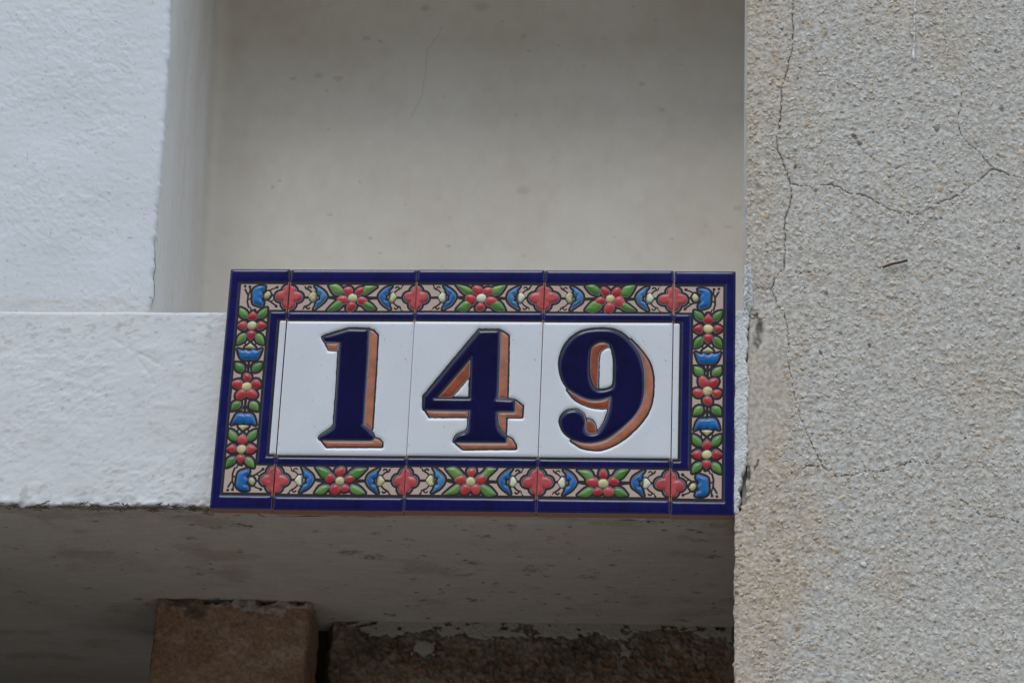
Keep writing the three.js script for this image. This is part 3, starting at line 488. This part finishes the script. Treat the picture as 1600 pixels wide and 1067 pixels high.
function numberTile(cx, dy, sx, numeral) {
  makeTile(74.9, cx, dy, (T) => {
    const e = T.hw - 0.06;
    for (const b of [-1, 1]) {
      T.field('blue_border', sdRect(-e, e, b > 0 ? B0 : -OUT, b > 0 ? OUT : -B0, 0.8), [-e, e, b > 0 ? B0 : -OUT, b > 0 ? OUT : -B0], G.navy, { h: 0.85, r: 2.6 });
      T.field('blue_border', sdRect(-e, e, b > 0 ? N1 : -N0, b > 0 ? N0 : -N1, 0.6), [-e, e, b > 0 ? N1 : -N0, b > 0 ? N0 : -N1], G.navy, { h: 0.75, r: 1.9 });
      bandMotif(T, b * VC, b > 0 ? 1 : -1); halfRosette(T, -1, b * VC, sx[0]); halfRosette(T, 1, b * VC, sx[1]);
    }
    const all = [];
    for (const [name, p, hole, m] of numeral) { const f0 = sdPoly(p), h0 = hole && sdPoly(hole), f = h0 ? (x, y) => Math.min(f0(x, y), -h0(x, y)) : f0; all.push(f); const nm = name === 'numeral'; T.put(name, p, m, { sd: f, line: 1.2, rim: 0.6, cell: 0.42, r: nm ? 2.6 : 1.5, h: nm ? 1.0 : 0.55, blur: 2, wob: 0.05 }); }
    const rect = sdRect(-e, e, -WH, WH, 0.8);
    T.field('white_glaze', (x, y) => { let d = rect(x, y); let m = -1e9; if (d > -1) for (const f of all) m = Math.max(m, f(x, y)); return Math.min(d, -m - 0.95 - 0.12 * noise(x / 2, y / 2, 7)); }, [-e, e, -WH, WH], G.white, { h: 0.7, r: 2.4, cell: 0.45, wob: 0.05, wl: 16 });
    return [[-T.hw, T.hw, P1, P0], [-T.hw, T.hw, -P0, -P1]];
  });
}
const one = [
  ['numeral', curve([[-15.4, 30.6], [-14.6, 32.3], [-0.7, 37.0], [11.0, 36.8], [11.4, 24.3], [11.4, 9.3], [11.4, -7.8], [11.5, -22.3], [14.8, -25.0], [17.4, -28.3], [18.0, -30.4], [17.0, -31.9], [-12.2, -32.0], [-13.4, -30.9], [-12.2, -29.1], [-6.2, -24.4], [-5.4, -20.4], [-5.3, -4.9], [-5.5, 14.7], [-5.6, 28.3], [-14.2, 28.7]], 3, [2, 3, 4, 5, 6, 7, 11, 12, 16, 17, 18, 19, 20]), null, G.ink],
  ['numeral_shadow', [[-13.4, 27.6], [-6.3, 27.6], [-6.4, 23.5], [-11.5, 23.8]], null, G.rust],
  ['numeral_shadow', [[11.9, 36.1], [13.9, 35.5], [16.3, 32.8], [16.6, 14.8], [16.6, -6.2], [16.6, -25.4], [15.1, -24.2], [12.3, -22.2], [12.2, -7.8], [12.2, 9.3], [12.2, 24.3]], null, G.rust],
  ['numeral_shadow', [[-11.4, -32.9], [17.3, -32.8], [18.9, -31.0], [21.2, -31.7], [23.1, -33.6], [22.9, -35.8], [-8.6, -36.1]], null, G.rust],
];
const four = [
  ['numeral', curve([[-29.6, -5.2], [-15, 15.2], [-0.6, 34.8], [1.4, 36.1], [11.6, 36.3], [12.7, 35.4], [12.8, 19.3], [12.9, 2.1], [12.7, -6.4], [22.0, -6.9], [22.9, -7.7], [23.0, -13.9], [12.9, -14.0], [13.4, -20.3], [15.0, -24.9], [18.9, -29.0], [19.3, -32.6], [-10.4, -32.8], [-10.8, -32.0], [-8.8, -28.5], [-3.6, -26.0], [-2.9, -19.7], [-2.7, -13.5], [-28.4, -13.3], [-29.4, -12.2]], 3, [0, 1, 5, 6, 7, 8, 9, 11, 12, 15, 16, 17, 21, 22, 23]), [[-23.0, -6.1], [-3.5, 19.9], [-3.2, 5.1], [-3.0, -6.1]], G.ink],
  ['numeral_shadow', [[-21.0, -5.4], [-4.0, 17.2], [-4.0, 7.4], [-13.8, -5.4]], null, G.russet],
  ['numeral_shadow', [[13.6, 35.4], [15.6, 34.4], [17.7, 32.7], [18.2, 15.4], [18.5, -5.6], [13.9, -5.6], [13.9, 11.4]], null, G.rust],
  ['numeral_shadow', [[23.9, -7.7], [27.7, -10.9], [27.5, -17.4], [18.4, -17.5], [18.6, -26.9], [17.0, -25.6], [14.9, -21.8], [14.0, -15.0], [23.0, -14.9], [23.9, -13.6]], null, G.rust],
  ['numeral_shadow', [[-27.6, -14.3], [-3.8, -14.4], [-4.0, -17.4], [-25.5, -17.6]], null, G.rust],
  ['numeral_shadow', [[-9.2, -33.8], [19.4, -33.6], [20.2, -30.0], [22.6, -31.3], [24.5, -34.7], [24.7, -36.5], [-5.4, -37.1]], null, G.rust],
];
const nine = [
  ['numeral', curve([[-9.0, 37.3], [-3.9, 37.7], [1.9, 37.3], [7.8, 35.0], [13.0, 30.3], [17.5, 24.1], [20.2, 16.7], [21.4, 8.2], [21.3, -1.9], [19.6, -9.6], [16.2, -15.8], [10.6, -21.9], [5.0, -26.6], [0.1, -30.0], [-6.3, -32.0], [-12.7, -32.1], [-19.3, -29.5], [-23.7, -25.3], [-25.6, -20.7], [-25.1, -16.5], [-21.9, -13.4], [-16.9, -12.6], [-12.9, -14.9], [-11.5, -19.1], [-11.6, -22.9], [-10.6, -25.9], [-7.2, -27.1], [-3.6, -25.5], [-0.2, -19.7], [1.8, -12.8], [2.6, -6.7], [2.7, -4.0], [-2.7, -5.9], [-9.2, -6.0], [-15.8, -3.3], [-22.4, 1.4], [-25.9, 8.2], [-27.2, 15.6], [-26.3, 22.6], [-23.3, 28.9], [-18.3, 34.1], [-13.3, 36.5]], 3, [31]), curve([[-3.0, 30.2], [1.1, 28.7], [3.0, 24.4], [4.3, 17.4], [4.4, 10.4], [4.2, 3.4], [1.8, 0.7], [-3.6, -0.4], [-6.9, 1.4], [-9.2, 6.4], [-10.1, 12.6], [-10.3, 19.6], [-9.7, 25.1], [-7.6, 28.6]], 3), G.ink],
  ['numeral_shadow', curve([[-9.0, 24.8], [-6.5, 27.9], [-2.9, 29.1], [0.3, 28.1], [0.9, 26.6], [-2.8, 25.0], [-4.7, 21.2], [-5.0, 13.4], [-4.9, 1.0], [-6.7, 2.5], [-8.6, 7.2], [-9.4, 14.9]], 3, [4, 8]), null, G.russet],
  ['numeral_shadow', curve([[-22.2, -0.5], [-15.7, -4.5], [-9.2, -6.9], [-2.7, -6.8], [1.8, -5.2], [1.8, -11.3], [-5.5, -11.1], [-12.0, -9.3], [-17.8, -5.9]], 3, [0, 4, 5]), null, G.russet],
  ['numeral_shadow', curve([[-10.3, -18.3], [-7.4, -19.4], [-5.5, -22.8], [-5.6, -25.9], [-8.2, -26.5], [-10.2, -25.2], [-10.7, -21.4]], 3, [0]), null, G.russet],
  ['numeral_shadow', curve([[13.2, 31.0], [19.6, 23.9], [24.3, 16.7], [26.5, 8.2], [26.7, -1.8], [25.2, -11.1], [20.7, -19.5], [13.6, -27.4], [6.6, -32.8], [-1.9, -36.5], [-9.0, -36.3], [-14.1, -34.8], [-18.9, -31.4], [-12.0, -33.1], [-5.6, -32.9], [0.8, -30.9], [6.2, -27.1], [11.8, -21.9], [17.0, -16.1], [20.6, -9.6], [22.3, -1.9], [22.3, 8.2], [21.1, 16.9], [18.2, 24.6]], 3, [0, 12]), null, G.rust],
];
numberTile(-75, -0.1, [7.4, 6.2], one);
numberTile(0.05, 0.2, [6.2, 7.6], four);
numberTile(75.25, 0.1, [7.6, 7.6], nine);

function endTile(side, cx, dy, wd) { // side -1: left end, outer edge at the left
  makeTile(wd, cx, dy, (T) => {
    const e = T.hw - 0.06, m = side; // sketch as the left end, mirrored by m
    const mir = (x) => (m < 0 ? x : -x), sdm = (f) => (m < 0 ? f : (x, y) => f(-x, y)), bx = [-e, e, -OUT, OUT], far = e + 9;
    const BL = -e + 5.9, PL = -e + 6.7, PR = -e + 24.3, NL = -e + 25.4, NR = -e + 30.6, WL = -e + 31.9;
    const tile = sdRect(-e, e, -OUT, OUT, 0.8), a = sdRect(BL, far, -B0, B0), b = sdRect(NL, far, -N0, N0, 0.6), c = sdRect(NR, far, -N1, N1), d = sdRect(WL, e, -WH, WH, 0.6);
    T.field('blue_border', sdm((x, y) => Math.min(tile(x, y), -a(x, y))), bx, G.navy, { h: 0.85, r: 2.6 });
    T.field('blue_border', sdm((x, y) => Math.min(b(x, y), -c(x, y), e - x)), bx, G.navy, { h: 0.75, r: 1.9 });
    T.field('white_glaze', sdm(d), bx, G.white, { h: 0.65, r: 1.4 });
    const P = (p) => p.map(([x, y]) => [mir(x), y]);
    const vx = (PL + PR) / 2, f = 1;
    for (const v of [-1, 1]) {
      const V = (p) => P(p.map(([x, y]) => [vx + x, v * y]));
      // four-petalled flower with four leaves
      for (const [x, y, q] of [[0, 44.3, 90], [0, 32.9, -90], [5.4, 38.5, 0], [-5.4, 38.5, 180]]) { const t = q * Math.PI / 180, k = R(0.92, 1.08); T.put('petal', curve(jit([[3.6, 0], [1.2, 2.3], [-1.4, 2.5], [-2.6, 0], [-1.4, -2.5], [1.2, -2.3]].map(([u, w]) => [x + k * (u * Math.cos(t) - w * Math.sin(t)), y + k * (u * Math.sin(t) + w * Math.cos(t))]), 0.2), 4, [0]).map(([a1, b1]) => [mir(vx + a1), v * b1]), any(G.red), { r: 2.4, h: 1.3 }); }
      T.put('flower_centre', P(ellipse(vx, v * 38.5, 2.8, 2.6, 0, 18, 0.03)), G.yellow, { r: 2.3, h: 1.1 });
      for (const [b1, t1] of [[[-3.3, 43.6], [-8.2, 49.8]], [[3.3, 43.6], [8.2, 49.8]], [[-3.4, 33.4], [-8.1, 26.8]], [[3.4, 33.4], [8.1, 26.8]]]) T.put('leaf', V(jit(lens(b1, t1, 4.4, R(-0.5, 0.5)), 0.06)), any(G.leaf), { r: 2.1, h: 1.1 });
      // tulip opening away from the middle, its bud
      T.put('tulip', V(curve(jit([[-7.2, 23.6], [-4.2, 22.6], [-2.4, 23.2], [0, 22.2], [2.4, 23.3], [4.2, 22.5], [7.2, 23.7], [6.2, 20.2], [4.6, 17.4], [1.4, 16.9], [0, 17.2], [-1.6, 16.8], [-4.6, 17.3], [-6.2, 20.2]], 0.15), 3, [0, 6])), G.blue, { r: 2.2, h: 1.25 });
      T.put('bud', V(curve(jit([[-3, 24.4], [-1.4, 25.9], [0, 27.1], [1.4, 25.9], [3, 24.4], [0, 23.9]], 0.15), 3, [2])), G.yellow, { r: 1.6, h: 1.0 });
      // leaves of the middle flower
      for (const q of [-1, 1]) T.put('leaf', V(jit(lens([q * 3.1, 9.6], [q * 7.9, 14.9], 4.8, R(-0.4, 0.4)), 0.06)), any(G.leaf), { r: 2.1, h: 1.15 });
      T.line(V([[0, 8], [0, 16.5]]), 1.2); T.line(V([[0, 11], [-2, 14.8], [-3.8, 15.6]]), 0.7); T.line(V([[0, 11], [2, 14.8], [3.8, 15.6]]), 0.7); T.line(V([[0, 29], [0, 27]]), 0.9);
      T.line(V([[-2.6, 26], [-3.6, 28], [-2.8, 29.4]]), 0.8); T.line(V([[2.6, 26], [3.6, 28], [2.8, 29.4]]), 0.8);
      // corner tulip opening inwards
      const C = (p) => P(p.map(([x, y]) => [-e + x, v * y]));
      T.put('tulip', C(curve(jit([[14.6, 61.6], [17.6, 63.6], [21.6, 63.4], [21.0, 61.2], [19.6, 60.2], [20.6, 57.6], [19.6, 55.4], [21.2, 53.0], [20.6, 50.9], [17.6, 51.6], [15.0, 53.2], [14.4, 57.4]], 0.15), 3, [2, 8])), G.blue, { r: 2.2, h: 1.3 });
      T.put('bud', C(curve(jit([[21.6, 58.6], [23.6, 60.4], [25.2, 58.2], [23.7, 56.0], [21.8, 56.2]], 0.15), 3, [2])), G.yellow, { r: 1.7, h: 1.0 });
      T.line(C([[25.2, 58.2], [28.5, 57.9]]), 0.8); T.line(C([[23.6, 60.4], [26, 62], [28.6, 62.9]]), 0.7); T.dot(mir(-e + 29), v * 63.2, 0.9); T.line(C([[22.4, 55.8], [25.6, 54.0], [29.2, 51.4]]), 0.8); T.line(C([[25.6, 54.0], [28, 55.3]]), 0.6); T.dot(mir(-e + 29.4), v * 51.0, 0.9);
      T.line(C([[12.4, 50.4], [11.4, 53.8], [11.6, 58], [9.4, 61.8]]), 0.85); T.line(C([[11.6, 58], [12.6, 61], [12.3, 63.2]]), 0.75); T.line(C([[11.5, 55], [14.2, 56.6]]), 0.7); T.dot(mir(-e + 9.3), v * 63.8, 0.8); T.dot(mir(-e + 12.2), v * 63.5, 0.85); T.dot(mir(-e + 16.4), v * 48.4, 0.95); T.line(C([[14.2, 48.4], [13.4, 50.2]]), 0.7);
      halfRosette(T, -m, v * VC, 6.8);
    }
    flower5(T, mir(vx), 0, m < 0 ? -1 : 1, 3.1, 5.7, 1.05);
    const q = (x0, x1, y0, y1) => (m < 0 ? [x0, x1, y0, y1] : [-x1, -x0, y0, y1]);
    return [q(PL, PR, -P0, P0), q(PL, e + 0.2, P1, P0), q(PL, e + 0.2, -P0, -P1)];
  });
}
endTile(-1, -130.85, 0.3, 35.7);
endTile(1, 130.9, -0.35, 35.5);

renderer.render(scene, camera);
